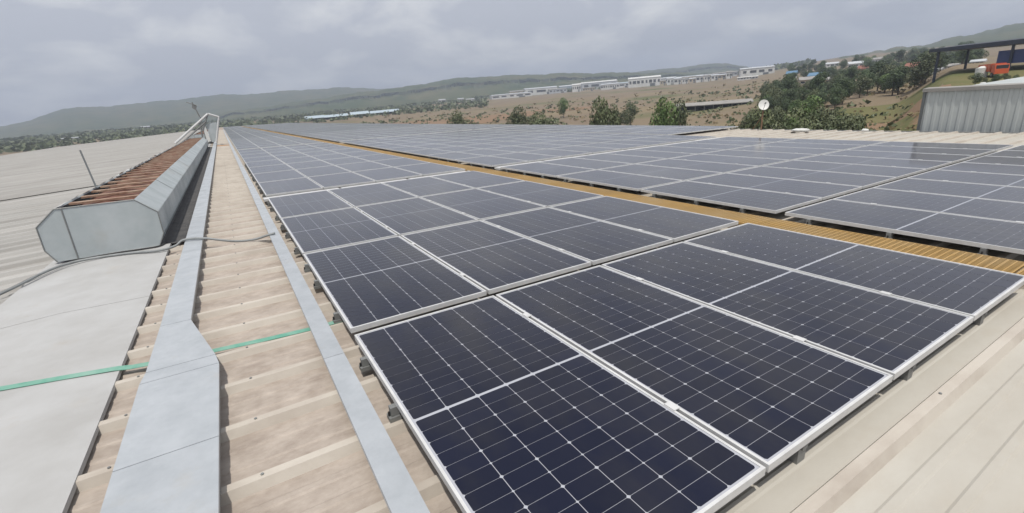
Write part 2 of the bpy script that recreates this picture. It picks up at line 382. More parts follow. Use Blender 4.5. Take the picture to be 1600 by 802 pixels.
def rib_profile(y0, n):
    """(y, z) profile across n rib pitches of 0.46 m starting at y0"""
    out = []; p = -0.014
    for k in range(n):
        b = y0 + k * 0.46
        out += [(b + 0.0, p), (b + 0.022, 0.0285), (b + 0.066, 0.0285), (b + 0.088, p), (b + 0.19, p), (b + 0.20, p + 0.006), (b + 0.23, p + 0.006),
                (b + 0.24, p), (b + 0.33, p), (b + 0.34, p + 0.006), (b + 0.37, p + 0.006), (b + 0.38, p)]
    out.append((y0 + n * 0.46 + 0.004, p)); return out
def roof_sheet_mesh(name, x0, x1, n, material, ribmat=None):
    mb = MB(); pr = rib_profile(0, n)
    mb.sheet([(y, z) for y, z in pr], x0, x1, t=0.002, axis='x')
    me = mb.mesh(name, material)
    if ribmat:                      # rib caps and flanks shed the dust that settles in the flat pans
        me.materials.append(ribmat)
        for f in me.polygons:
            if f.center.z > 0.005: f.material_index = 1
    return me
LEFT_ROT = Matrix.Translation((RX, 0, ZR)) @ Matrix.Rotation(-2 * PITCH, 4, 'Y')
RIGHT_ROT = Matrix.Translation((RX, 0, ZR))
mr = roof_sheet_mesh('roof_sheet', 0.02, EAVE_R - RX, 2, M['roof'], M['roof_rib'])
ml = roof_sheet_mesh('roof_sheet', EAVE_L - RX, -0.02, 2, M['roof_left'])
for k in range(NSH):
    for me, mx in ((mr, RIGHT_ROT), (ml, LEFT_ROT)):
        o = link('roof_sheet', me, factory)
        o.matrix_local = mx @ Matrix.Translation((0, Y0 + k * SW, 0.0))
nfar = int((YE - YI) / 0.46)
for me, mx in ((roof_sheet_mesh('far_roof_sheets', 0.02, EAVE_R - RX, nfar, M['roof']), RIGHT_ROT),
               (roof_sheet_mesh('far_roof_sheets', EAVE_L - RX, -0.02, nfar, M['roof_left']), LEFT_ROT)):
    o = link('far_roof_sheets', me, factory); o.matrix_local = mx @ Matrix.Translation((0, YI, 0)); o['kind'] = 'stuff'
# ridge cap sections
cap_mb = MB(); hw = 0.615; t2 = math.tan(2 * PITCH)
cap_mb.sheet([(-hw - 0.004, -0.028 - hw * t2), (-hw, 0.0 - hw * t2), (0, 0.006), (hw, 0.0), (hw + 0.004, -0.022)], 0.0, 3.02, t=0.0015, axis='y')
capm = cap_mb.mesh('ridge_cap', M['cap'])
for k in range(58):
    o = link('ridge_cap', capm, factory); o.location = (RX, -6.8 + 3.0 * k, ZR + 0.034 + (0.0025 if k % 2 else 0)); 
# walls and eaves
ze_r = -0.16; 
wx_l = RX + (EAVE_L - RX) * math.cos(2 * PITCH); wz_l = ZR - (RX - EAVE_L) * math.sin(2 * PITCH)
MB().box(EAVE_R - 0.5, EAVE_R - 0.25, Y0 + 0.1, YE - 0.3, -12, ZR - 0.03).build('wall', M['clad'], factory)
MB().box(wx_l + 0.25, wx_l + 0.5, Y0 + 0.1, YE - 0.3, -14, wz_l - 0.02).build('wall', M['clad'], factory)
MB().add([(wx_l + 0.5, YE - 0.5, -14), (EAVE_R - 0.5, YE - 0.5, -12), (EAVE_R - 0.5, YE - 0.5, ZR - .02), (RX, YE - 0.5, ZR - .02), (wx_l + 0.5, YE - 0.5, wz_l - .02)], [(0,1,2,3,4)]).build('wall', M['clad'], factory)
MB().add([(wx_l + 0.5, Y0 + 0.3, -14), (EAVE_R - 0.5, Y0 + 0.3, -12), (EAVE_R - 0.5, Y0 + 0.3, ZR - .02), (RX, Y0 + 0.3, ZR - .02), (wx_l + 0.5, Y0 + 0.3, wz_l - .02)], [(0,4,3,2,1)]).build('wall', M['clad'], factory)
gut = MB(); gut.sheet([(EAVE_R - 0.02, ZR - 0.01), (EAVE_R - 0.02, ZR - 0.16), (EAVE_R + 0.16, ZR - 0.16), (EAVE_R + 0.16, ZR + 0.0), (EAVE_R + 0.2, ZR + 0.0)], Y0, YE, t=0.003)
gut.build('gutter', M['cap'], factory)
# cross laps (flat flashing bands) on the left slope
for yy in (15.6, 31.0, 62.0):
    o = MB().box(EAVE_L - RX + 0.3, -0.75, -0.055, 0.055, 0.0285, 0.033).build('lap_flashing', M['greyroof'], factory)
    o.matrix_local = LEFT_ROT @ Matrix.Translation((0, yy, 0))

scr = MB()
for x in (-1.22, -0.62, 0.9, 2.3, 3.7):
    for k in range(0, 64):
        y = Y0 + 0.046 + k * 0.46; z = ZR + 0.0285
        scr.prism([(x + 0.007 * math.cos(a), y + 0.007 * math.sin(a)) for a in [i * math.pi / 3 for i in range(6)]], z, z + 0.006, axis='z')
so = scr.build('screws', M['steel'], factory); so['kind'] = 'stuff'

# ------------------------------------------------------------------ solar panels
PW, PL, PP = 1.04, 2.12, 1.06
def build_panel_meshes():
    lip, hh = 0.0125, 0.036
    fr = MB()
    fr.box(0, lip, 0, PL, -hh, 0); fr.box(PW - lip, PW, 0, PL, -hh, 0)
    fr.box(lip, PW - lip, 0, lip, -hh, 0); fr.box(lip, PW - lip, PL - lip, PL, -hh, 0)
    bk = MB().box(lip, PW - lip, lip, PL - lip, -0.010, -0.0045)
    ce = MB(); one = None; spots = []
    cw, gx, gy, mid = 0.1625, 0.0034, 0.0021, 0.019
    ch = ((PL - 2 * lip - 0.022 - mid) / 2 - 11 * gy) / 12
    ox = (PW - 6 * cw - 5 * gx) / 2; oy = lip + 0.011; c = 0.0075
    def cell_poly(up):                 # half cells: wide chamfers at the cut-off corners, small ones at the split side
        k0, k1 = (0.0045, c) if up else (c, 0.0045)
        return [(k0, 0), (cw - k0, 0), (cw, k0), (cw, ch - k1), (cw - k1, ch), (k1, ch), (0, ch - k1), (0, k0)]
    for r in range(24):
        y = oy + r * (ch + gy) + (mid - gy if r >= 12 else 0)
        for k in range(6):
            x = ox + k * (cw + gx); up = r % 2 == 1
            spots.append((x, y, up))
            ce.add([(x + a, y + b, -0.0035) for a, b in cell_poly(up)], [tuple(range(8))])
    def single(up):
        q = cell_poly(up); mb = MB()
        mb.add([(a, b, 0) for a, b in q] + [(a, b, -0.0008) for a, b in q], [tuple(range(8))] + [(i, i + 8, (i + 1) % 8 + 8, (i + 1) % 8) for i in range(8)])
        return mb.mesh('cell', M['cell'])
    return fr.mesh('frame', M['alu']), bk.mesh('backsheet', M['back']), ce.mesh('cells', M['cell']), (single(False), single(True)), spots
FR, BK, CE, ONE, SPOTS = build_panel_meshes()
CL = MB().box(-0.010, 0.030, -0.03, 0.03, 0.0005, 0.006).mesh('clamp', M['alu'])
RL = MB().box(0.0, 0.04, -0.14, 0.14, -0.07, -0.037).mesh('mini_rail', M['alu'])

ROWS = [-2.12, 0.11, 2.29, 4.46] + [7.02 + 2.17 * k for k in range(8)] + [24.85 + 2.17 * k for k in range(8)]
COLA = [PP * k for k in range(4)]
COLB = [4.93 + PP * k for k in range(8)]
COLC = [13.62 + PP * k for k in range(4)]     # extra columns towards the eave, farther back only
def panel(x, y, i, j, side):
    rowt = 'nearest row' if i == 0 else ORD[i + 1] + ' row back'
    if side == 'A':
        ct = ['first beside', 'second from', 'third from', 'fourth from'][j] + ' the narrow cable tray, left block'
    else:
        ct = (['first right of'] + [ORD[k] + ' right of' for k in range(2, 13)])[j] + ' the yellow walkway'
    root = thing('solar_panel', 'dark blue solar panel, %s, %s' % (rowt, ct), 'solar panel', (x, y, 0.0), 0,
                 'solar panels left of the walkway' if side == 'A' else 'solar panels right of the walkway')
    for nm, me in (('frame', FR), ('backsheet', BK)): link(nm, me, root)
    if side == 'A' and i == 0:
        for (cx, cy, up) in SPOTS:
            c = link('cell', ONE[1 if up else 0], root); c.location = (cx, cy, -0.0035)
    else:
        c = link('cells', CE, root); c['kind'] = 'stuff'
    if i < 4 and not (j == 0 and side == 'B'):
        for yy in (0.45, 1.67):
            if x > 0.1 and not (side == 'B' and j == 0):
                c = link('clamp', CL, root); c.location = (-0.02, yy, 0)
    return root
for i, y in enumerate(ROWS):
    for j, x in enumerate(COLA): panel(x, y, i, j, 'A')
for i, y in enumerate(ROWS):
    for j, x in enumerate(COLB): panel(x, y, i, j, 'B')
    if i >= 5:
        for j, x in enumerate(COLC): panel(x, y, i, j + 8, 'B')
# the far rest of the array
fp = MB(); fd = MB(); y = ROWS[-1] + 2.17
n = 0
while y < YE - 6:
    for x in COLA + COLB + COLC:
        fp.box(x, x + PW, y, y + PL, -0.036, -0.006)
        fd.add([(x + .018, y + .018, -0.002), (x + PW - .018, y + .018, -0.002), (x + PW - .018, y + PL / 2 - .01, -0.002), (x + .018, y + PL / 2 - .01, -0.002)], [(0,1,2,3)])
        fd.add([(x + .018, y + PL / 2 + .01, -0.002), (x + PW - .018, y + PL / 2 + .01, -0.002), (x + PW - .018, y + PL - .018, -0.002), (x + .018, y + PL - .018, -0.002)], [(0,1,2,3)])
    y += 2.17; n += 1
    if n % 10 == 0: y += 0.6
fpo = tag(fp.build('far_solar_panels', M['alu']), 'distant solar panel rows merging towards the far end of roof', 'solar panels', kind='stuff')
fpo.matrix_world = ROOF
fdo = fd.build('far_cells', M['cell'], fpo); fdo['kind'] = 'stuff'

# short mounting rails that carry the panel edges on the roof ribs
def bracket(x, y, label):
    b = thing('mounting_bracket', label, 'bracket', (x, y, 0), 0, 'brackets along the panel edges')
    MB().box(-0.02, 0.05, -0.018, 0.018, -0.085, -0.037).build('rail', M['steel'], b)
    MB().box(-0.032, 0.03, -0.028, 0.028, ZR + 0.029, -0.086).build('foot', M['steel'], b)
    MB().tube([(-0.026, 0, -0.085), (-0.026, 0, -0.062)], 0.006, 6).build('bolt', M['dark'], b)
nb_ = 0
for i, y in enumerate(ROWS[:8]):
    for dy in (0.42, 1.28, 1.85):
        nb_ += 1; bracket(-0.012, y + dy, 'small mounting bracket under left panel edge, %s from the near end' % ORD[nb_])
nb_ = 0
for i, y in enumerate(ROWS[:6]):
    for dy in (0.42, 1.1, 1.85):
        nb_ += 1; bracket(4.93, y + dy, 'small mounting bracket along the yellow walkway, %s from the near end' % ORD[nb_])
# long cross rails under the near edge
for q_, x in enumerate((0.3, 1.35, 2.4, 3.45)):
    b = thing('mounting_bracket', 'small bracket under the near end of the %s panel from the tray' % ORD[q_ + 1], 'bracket', (x, -2.12, 0), 0, 'brackets under the near end')
    MB().box(-0.02, 0.02, 0.01, 0.3, -0.075, -0.037).build('rail', M['steel'], b)
    MB().box(-0.03, 0.03, 0.02, 0.07, ZR - 0.013, -0.076).build('foot', M['steel'], b)

# ------------------------------------------------------------------ yellow grating walkway
walk = thing('walkway', 'yellow grating walkway strip running between the two panel blocks', 'walkway', (4.36, 0, -0.052))
WW, WL = 0.41, 2.0
gm = MB()
for k in range(12): x = k * (WW - 0.012) / 11; gm.box(x, x + 0.012, 0, WL - 0.015, -0.025, 0)
for k in range(40):
    y = k * (WL - 0.03) / 39
    gm.box(0.012, WW - 0.012, y, y + 0.012, -0.022, -0.002)
gmesh = gm.mesh('grating_panel', M['yellow'])
for k in range(78):
    o = link('grating_panel', gmesh, walk); o.location = (0, -4.0 + k * WL, 0)
sup = MB().box(-0.02, WW + 0.02, -0.02, 0.02, ZR + 0.029 + 0.052, -0.0255).mesh('support_bar', M['steel'])
for k in range(78):
    o = link('support_bar', sup, walk); o.location = (0, -3.5 + k * WL, 0)

# ------------------------------------------------------------------ cable trays
tray = thing('cable_tray', 'wide galvanised cable tray that narrows on its way along the ridge', 'cable tray')
zt = -0.035
def tray_section(x0a, x1a, ya, x0b, x1b, yb, name='tray_cover', zt=zt):
    mb = MB(); zb = ZR + 0.03; g = 0.0025
    lip = 0.02
    vs = [(x0a, ya + g, zt), (x1a, ya + g, zt), (x1b, yb - g, zt), (x0b, yb - g, zt)]
    lo = [(x, y, zt - lip) for x, y, z in vs]
    mb.add(vs + lo, [(0,1,2,3), (0,4,5,1), (1,5,6,2), (2,6,7,3), (3,7,4,0)])
    mb.build(name, M['galv'], tray)
    ins = 0.008
    b = MB(); vs = [(x0a + ins, ya, zt - 0.005), (x1a - ins, ya, zt - 0.005), (x1b - ins, yb, zt - 0.005), (x0b + ins, yb, zt - 0.005)]
    lo = [(x, y, zb) for x, y, z in vs]
    b.add(vs + lo, [(3,2,1,0), (4,5,1,0), (5,6,2,1), (6,7,3,2), (7,4,0,3), (4,5,6,7)]); b.build('tray_body', M['steel'], tray)
XA0, XA1 = -1.165, -0.77
XB0, XB1 = -1.145, -0.955
tray_section(XA0, XA1, -6.0, XA0, XA1, -3.0); tray_section(XA0, XA1, -3.0, XA0, XA1, -0.58)
tray_section(XA0, XA1, -0.58, XA0, XA1, 0.22)
tray_section(XA0, XA1, 0.22, -1.15, -0.79 , 0.36)
tray_section(-1.15, -0.79, 0.36, XB0, XB1, 1.12)
yy = 1.12
while yy < 110:
    ln = 2.35 if yy < 40 else 6
    tray_section(XB0, XB1, yy, XB0, XB1, yy + ln); yy += ln
tray2 = thing('cable_tray', 'narrow flat cable tray beside the left edge of the solar panels', 'cable tray')
yy = -5.0
while yy < 110:
    ln = 2.45 if yy < 40 else 6
    mb = MB(); z1 = -0.052; x0, x1 = -0.215, -0.095
    mb.sheet([(x0 - .002, z1 - 0.018), (x0, z1), (x1, z1), (x1 + .002, z1 - 0.018)], yy + 0.002, yy + ln - 0.002, t=0.0015)
    mb.build('tray_cover', M['galv'], tray2)
    MB().box(x0 + .008, x1 - .008, yy, yy + ln, ZR + 0.03, z1 - 0.004).build('tray_body', M['steel'], tray2)
    yy += ln
gt = 0
for (x0, x1, lab) in ((-0.06, 4.3, 'flat cross tray in the gap behind the fourth panel row, left block'), (4.95, 13.4, 'flat cross tray in the gap behind the fourth panel row, right of walkway')):
    t_ = thing('cable_tray', lab, 'cable tray', (0, 6.66, 0)); x = x0
    while x < x1 - 0.1:
        e = min(x + 1.42, x1)
        MB().box(x, e - 0.05, 0.02, 0.26, -0.075, -0.030).build('tray_cover', M['alu'], t_)
        MB().box(x + 0.03, e - 0.08, 0.03, 0.25, ZR + 0.029, -0.0755).build('tray_body', M['steel'], t_)
        x = e
# ------------------------------------------------------------------ green earthing strip, grey conduit
def ribbon(name, pts, w, t, material, label, cat):
    mb = MB(); pts = [Vector(p) for p in pts]; n = len(pts)
    for i, p in enumerate(pts):
        d = (pts[min(i+1, n-1)] - pts[max(i-1, 0)]); d.z = 0; d.normalize(); s = Vector((-d.y, d.x, 0)) * w / 2
        mb.v += [tuple(p - s), tuple(p + s), tuple(p + s + Vector((0, 0, t))), tuple(p - s + Vector((0, 0, t)))]
    for i in range(n - 1):
        for a, b in ((0,1),(1,2),(2,3),(3,0)):
            mb.f.append((4*i + a, 4*i + b, 4*i + 4 + b, 4*i + 4 + a))
    mb.f += [(3,2,1,0), tuple(4*(n-1) + k for k in range(4))]
    o = mb.build(name, material); o.matrix_world = ROOF
    return tag(o, label, cat)
zc = ZR + 0.034
ribbon('earthing_strip', [(-2.7, 0.95, zc - 0.045), (-2.3, 0.9, zc - 0.012), (-1.95, 0.84, zc + 0.010), (-1.63, 0.77, zc + 0.006), (-1.36, 0.70, zc + 0.006), (-1.28, 0.68, ZR + 0.031),
        (-1.0, 0.62, ZR + 0.030), (-0.5, 0.55, ZR + 0.032), (-0.19, 0.53, ZR + 0.030), (0.05, 0.53, ZR + 0.032), (0.3, 0.55, ZR + 0.03)], 0.058, 0.003,
       M['green'], 'flat green earthing strip crossing the ridge cap under the wide tray', 'strip')
def cable(name, pts, r, material, label, cat, sub=5, k=8):
    P = [Vector(p) for p in pts]; out = []
    for i in range(len(P) - 1):
        p0, p1, p2, p3 = P[max(i-1, 0)], P[i], P[i+1], P[min(i+2, len(P)-1)]
        for s in range(sub):
            t = s / sub
            out.append(0.5 * ((2*p1) + (p2 - p0)*t + (2*p0 - 5*p1 + 4*p2 - p3)*t*t + (3*p1 - p0 - 3*p2 + p3)*t**3))
    out.append(P[-1])
    o = MB().tube(out, r, k).build(name, material, smooth=True); o.matrix_world = ROOF
    return tag(o, label, cat)
cz = zc + 0.022
cable('conduit', [(-3.4, 2.6, cz - 0.12), (-2.9, 3.1, cz - 0.08), (-2.6, 3.5, cz - 0.03), (-2.42, 3.95, cz - 0.006), (-2.2, 4.16, cz), (-1.74, 4.12, cz + .004), (-1.42, 3.97, cz + .006), (-1.25, 4.02, cz + 0.02), (-1.15, 4.05, zt + 0.022),
       (-0.94, 3.96, zt + 0.02), (-0.8, 3.90, zt - 0.01), (-0.6, 3.80, ZR + 0.055), (-0.4, 3.72, ZR + 0.055), (-0.25, 3.66, -0.05), (-0.15, 3.64, -0.03)], 0.015, M['conduit'],
      'grey flexible conduit looping past the ventilator end and over both trays', 'conduit')
cable('cable', [(-3.4, 2.75, cz - 0.13), (-2.9, 3.22, cz - 0.09), (-2.66, 3.55, cz - 0.05), (-2.5, 3.9, cz - 0.025), (-2.3, 4.22, cz - .01), (-1.95, 4.29, cz - .004), (-1.6, 4.27, cz - 0.004), (-1.44, 4.3, cz - 0.006), (-1.38, 4.5, cz - 0.01)], 0.010, M['black'],
      'thin black cable at the foot of the ventilator end plate', 'cable')

# ------------------------------------------------------------------ ridge ventilators
def ventilator(y0, length, label, detail=True, zoff=0.0):
    v = thing('ridge_ventilator', label, 'ventilator', (RX, y0, zoff), 0, 'ridge ventilators')
    zb = -0.105
    sec = [(0.50, zb), (0.575, 0.05), (0.575, 0.33), (0.375, 0.515)]
    full = [(-a, b) for a, b in sec] + [(a, b) for a, b in reversed(sec)]
    # end plates: two sheets with a raised standing seam
    for yy in (0.0, length - 0.004):
        s = -0.31
        lp = [(s, zb), (s, 0.515), (-0.375, 0.515), (-0.575, 0.33), (-0.575, 0.05), (-0.50, zb)]
        rp = [(s + .002, zb), (0.50, zb), (0.575, 0.05), (0.575, 0.33), (0.375, 0.515), (0.30, 0.522), (0.12, 0.508), (-0.12, 0.518), (s + .002, 0.512)]
        MB().prism(lp, yy - 0.002, yy + 0.002).build('end_plate', M['vent'], v)
        MB().prism(rp, yy - 0.004, yy).build('end_plate', M['vent'], v)
        MB().box(s - 0.006, s + 0.006, yy - 0.012, yy - 0.003, zb, 0.515).build('standing_seam', M['steel'], v)
        edge = MB()
        for a, b in zip(full[:-1], full[1:]):
            edge.tube([(a[0], yy - 0.004, a[1]), (b[0], yy - 0.004, b[1])], 0.007, 6)
        edge.build('edge_trim', M['steel'], v)
    seg = 2.4 if detail else length; y = 0.006
    while y < length - 0.1:
        e = min(y + seg, length - 0.006)
        for s in (-1, 1):
            pr = [(s * 0.50, zb), (s * 0.575, 0.05), (s * 0.575, 0.33)]
            MB().sheet(pr if s < 0 else pr[::-1], y + 0.004, e - 0.004, t=0.0015).build('side_panel', M['vent'], v)
            pr = [(s * 0.578, 0.325), (s * 0.375, 0.517), (s * 0.365, 0.50)]
            MB().sheet(pr if s < 0 else pr[::-1], y + 0.003, e - 0.003, t=0.0015).build('shoulder_panel', M['vent'], v)
        # joint cover strap
        if e < length - 0.1:
            for s in (-1, 1):
                pr = [(s * 0.579, 0.335), (s * 0.379, 0.5195)]
                MB().sheet(pr if s < 0 else pr[::-1], e - 0.012, e + 0.012, t=0.001).build('joint_strap', M['steel'], v)
        y = e
    # rusty inner damper sheets and cross bars in the open throat
    y = 0.02; k = 0
    r = random.Random(int(y0 * 7))
    bl = 0.62 if detail else 3.0
    while y < length - 0.3:
        e = min(y + bl - 0.02, length - 0.01)
        zz = 0.435 + r.uniform(-0.012, 0.012)
        MB().add([(-0.36, y, zz - .03), (0.0, y, zz + .02), (0.36, y, zz - .03), (0.36, e, zz - .01), (0, e, zz + .04), (-0.36, e, zz - .01)], [(0,1,4,5), (1,2,3,4)]).build('damper_sheet', M['rust'], v)
        MB().box(-0.365, 0.365, e - 0.06, e + 0.06, 0.474, 0.498).build('cross_bar', M['rustlight'], v)
        y += bl; k += 1
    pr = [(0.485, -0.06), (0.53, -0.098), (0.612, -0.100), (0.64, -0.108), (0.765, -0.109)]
    MB().sheet(pr, 0.02, length, t=0.002).build('dark_base_strip', M['base_strip'], v)  # dark strip along the right foot of the ventilator, across the cap edge
    # left rim with torn netting
    if detail:
        y = 0.05
        while y < length - 0.6:
            ln = r.uniform(0.18, 0.55)
            MB().add([(-0.385, y, 0.517), (-0.385, y + ln, 0.517), (-0.335 + r.uniform(-.03, .03), y + ln * .8, 0.535 + r.uniform(0, .02)), (-0.33 + r.uniform(-.03, .03), y + ln * .2, 0.53 + r.uniform(0, .03))],
                     [(0,1,2,3)]).build('rim_strip', M['rustlight'] if r.random() < .4 else M['cap'], v)
            y += ln + r.uniform(0.05, 0.35)
    return v
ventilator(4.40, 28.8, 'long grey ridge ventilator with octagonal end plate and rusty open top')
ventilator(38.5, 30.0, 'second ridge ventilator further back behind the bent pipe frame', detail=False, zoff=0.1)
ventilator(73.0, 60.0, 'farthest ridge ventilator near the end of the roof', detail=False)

# bent pipe frame / crossover between the ventilators
cross = thing('crossover_frame', 'bent pipe crossover frame with grey side plate at ventilator far end', 'frame', (0, 35.2, 0))
def onY(u, v, Y):
    q = CAMR.to_3x3() @ Vector(((u - 795) / 723.63, -(v - 388) / 723.63, -1)); c = Vector((-0.473, -2.8834, 1.3694))
    s = (Y - c.y) / q.y; return c + q * s
def fr_pt(u, v, dy): return tuple(onY(u, v, 35.2 + dy) - Vector((0, 35.2, 0)))
for dy in (0.0, 0.9):
    for (q0_, q1_, r_) in [((274, 224), (325, 178), 0.075), ((325, 178), (342, 183), 0.06), ((342, 183), (338, 223), 0.06), ((286, 222), (322, 190), 0.05), ((312, 190), (318, 222), 0.045), ((325, 178), (316, 205), 0.045)]:
        MB().tube([fr_pt(*q0_, dy), fr_pt(*q1_, dy)], r_, 8).build('frame_pipe', M['alu'] if r_ > 0.05 else M['steel'], cross)
for (u_, v_) in [(284, 215), (294, 206), (304, 197), (314, 188), (325, 178), (334, 180.5), (341, 195), (339.5, 210)]:
    MB().tube([fr_pt(u_, v_, 0.0), fr_pt(u_, v_, 0.9)], 0.03, 6).build('rung', M['steel'], cross)
p0, p1, p2, p3 = [onY(u, v, 35.2) - Vector((0, 35.2, 0)) for u, v in ((316, 196), (320, 195), (330, 221), (324, 222))]
q = [tuple(p) for p in (p0, p1, p2, p3)]
MB().add(q + [(x, y + 0.08, z) for x, y, z in q], [(0,1,2,3), (7,6,5,4), (0,4,5,1), (1,5,6,2), (2,6,7,3), (3,7,4,0)]).build('brace', M['white'], cross)
q = [tuple(onY(u, v, 35.2) - Vector((0, 35.2, 0)) + Vector((0, .1, 0))) for u, v in ((321, 194), (342, 190), (337, 222), (331, 222))]
MB().add(q + [(x, y + 0.05, z) for x, y, z in q], [(0,1,2,3), (7,6,5,4), (0,4,5,1), (1,5,6,2), (2,6,7,3), (3,7,4,0)]).build('side_plate', M['vent'], cross)
q0 = onY(314, 186, 36.0); q1 = onY(300, 160, 36.0)
mast = thing('wind_vane', 'thin mast with short cross arm above the pipe frame', 'mast', (q0.x, 36.0, 0))
o_ = Vector((q0.x, 36.0, 0))
MB().tube([(0.0, 0, ZR + .03), tuple(q0 - o_), tuple(q1 - o_)], 0.035, 6).build('mast_pole', M['steel'], mast)
MB().tube([tuple(onY(291, 160, 36) - o_), tuple(onY(307, 165, 36) - o_)], 0.03, 6).build('cross_arm', M['steel'], mast)
MB().add([tuple(onY(u, v, 36) - o_) for u, v in ((300, 163), (308, 166), (306, 172), (300, 169))], [(0,1,2,3)]).build('vane', M['steel'], mast)
# lightning rod beyond the ventilator
g0 = onY(150, 292, 8.5); g1 = onY(125, 235, 8.8)
rod = thing('lightning_rod', 'thin leaning dark rod standing left of the ventilator', 'rod', (g0.x, 8.5, 0))
o_ = Vector((g0.x, 8.5, 0)); dd = (g1 - g0)
foot = g0 - dd * ((g0.z - (ZR - 0.05)) / dd.z)
MB().tube([tuple(foot - o_), tuple(g1 - o_)], 0.014, 6).build('rod_shaft', M['trim'], rod)
MB().box(foot.x - o_.x - .05, foot.x - o_.x + .05, foot.y - 8.55, foot.y - 8.45, foot.z - 0.02, foot.z + 0.015).build('base_plate', M['steel'], rod)
# rust stained sheet at the far end of the strip
tag(MB().box(-0.93, -0.24, 33.2, 34.4, ZR + 0.030, ZR + 0.036).build('rusty_plate', M['rustplate']), 'brown rusty plate lying on the roof strip by the crossover frame', 'plate').matrix_world = ROOF

# dish on a post at the eave
ds = thing('satellite_dish', 'round white dish on a rusty post at the roof eave', 'dish', (17.75, 8.15, ZR))
MB().tube([(0, 0, 0), (0, 0, 0.75)], 0.03, 8).build('post', M['brownpost'], ds)
MB().tube([(0, 0, 0.55), (0.0, 0.35, 0.02)], 0.015, 6).build('stay', M['brownpost'], ds)
dm = MB(); rings, seg = 6, 20
ax = (CAMP - (ROOF @ Vector((17.75, 8.15, 0.6)))).normalized(); ax = (Vector((ax.x, ax.y - 0.3, ax.z + 0.25))).normalized()
ua = ax.cross(Vector((0, 0, 1))).normalized(); ub = ax.cross(ua)
for k in range(rings + 1):
    rr = 0.19 * k / rings
    for j in range(seg):
        an = 2 * math.pi * j / seg
        dm.v.append(tuple(Vector((0, 0, 0.95)) + ua * rr * math.cos(an) + ub * rr * 1.05 * math.sin(an) + ax * (rr * rr * 1.1)))
for k in range(rings):
    for j in range(seg):
        j2 = (j + 1) % seg; dm.f.append((k*seg + j, k*seg + j2, (k+1)*seg + j2, (k+1)*seg + j))
dm.build('reflector', M['dish'], ds, smooth=True)
c0 = Vector((0, 0, 0.95))
MB().tube([tuple(c0 - ub * -0.18), tuple(c0 + ax * 0.26)], 0.009, 6).build('feed_arm', M['trim'], ds)
MB().tube([tuple(c0 + ax * 0.24), tuple(c0 + ax * 0.31)], 0.03, 8).build('feed_horn', M['trim'], ds)
MB().tube([(0, 0, 0.7), tuple(c0 - ax * 0.02)], 0.025, 6).build('mount', M['steel'], ds)
# small white sacks left on the eave
def sack(x, y, sx, sy, sz, label):
    r = random.Random(int(x * 100 + y * 10)); mb = MB(); n, m = 10, 6
    for i in range(m + 1):
        ph = math.pi * i / m
        for j in range(n):
            a = 2 * math.pi * j / n; k = 1 + r.uniform(-.12, .12)
            mb.v.append((sx * math.sin(ph) ** .7 * math.cos(a) * k, sy * math.sin(ph) ** .7 * math.sin(a) * k, sz * (0.5 - 0.5 * math.cos(ph)) * (1 + r.uniform(-.08, .08))))
    for i in range(m):
        for j in range(n):
            j2 = (j + 1) % n; mb.f.append((i*n + j, i*n + j2, (i+1)*n + j2, (i+1)*n + j))
    o = mb.build('sack', M['white'], smooth=True); o.matrix_world = ROOF @ Matrix.Translation((x, y, ZR + 0.028)); tag(o, label, 'sack')
sack(16.9, 6.2, 0.22, 0.3, 0.12, 'larger white sack lying on the roof near the eave left of grey cladding')
sack(17.3, 4.4, 0.09, 0.11, 0.1, 'tiny white bundle at the eave just left of grey cladding')

# ------------------------------------------------------------------ neighbouring grey clad shed
nb = thing('grey_shed', 'neighbouring shed with vertical grey ribbed cladding beyond the right eave', 'building', (0, 0, 0), roof=False)
wx = 18.52; ytop = 3.42; e0 = ROOF @ Vector((18.5, 3.4, 1.12)); ztop = e0.z
cm = MB(); w_ = 1.0; pr = []
for k in range(5):
    b = k * 0.2
    pr += [(b, 0), (b + 0.05, 0), (b + 0.07, 0.018), (b + 0.13, 0.018), (b + 0.15, 0)]
pr.append((1.0, 0))
vs = [(-q, -p, 0) for p, q in pr] + [(-q, -p, ztop - 0.06 + 12) for p, q in pr]; n = len(pr)
cm.add(vs, [(i, i + n, i + 1 + n, i + 1) for i in range(n - 1)])
cmesh = cm.mesh('cladding_sheet', M['clad'])
for k in range(34):
    o = link('cladding_sheet', cmesh, nb); o.location = (wx, ytop - k * 1.0, -12)
MB().box(wx + 0.01, wx + 14, ytop - 34, ytop - 0.02, -12, ztop - 0.12).build('wall', M['clad'], nb)
MB().box(wx - 0.05, wx + 0.16, ytop - 0.02, ytop + 0.05, -12, ztop - 0.02).build('corner_trim', M['trim'], nb)
MB().add([(wx - 0.07, ytop + .07, ztop), (wx - 0.07, ytop - 34, ztop), (wx + 0.35, ytop - 34, ztop + 0.02), (wx + .35, ytop + .07, ztop + 0.02),
          (wx - 0.07, ytop + .07, ztop - .1), (wx - 0.07, ytop - 34, ztop - .1), (wx + 0.35, ytop - 34, ztop - .1), (wx + .35, ytop + .07, ztop - .1)],
         [(3,2,1,0), (0,1,5,4), (1,2,6,5), (2,3,7,6), (3,0,4,7)]).build('cap_flashing', M['greyroof'], nb)

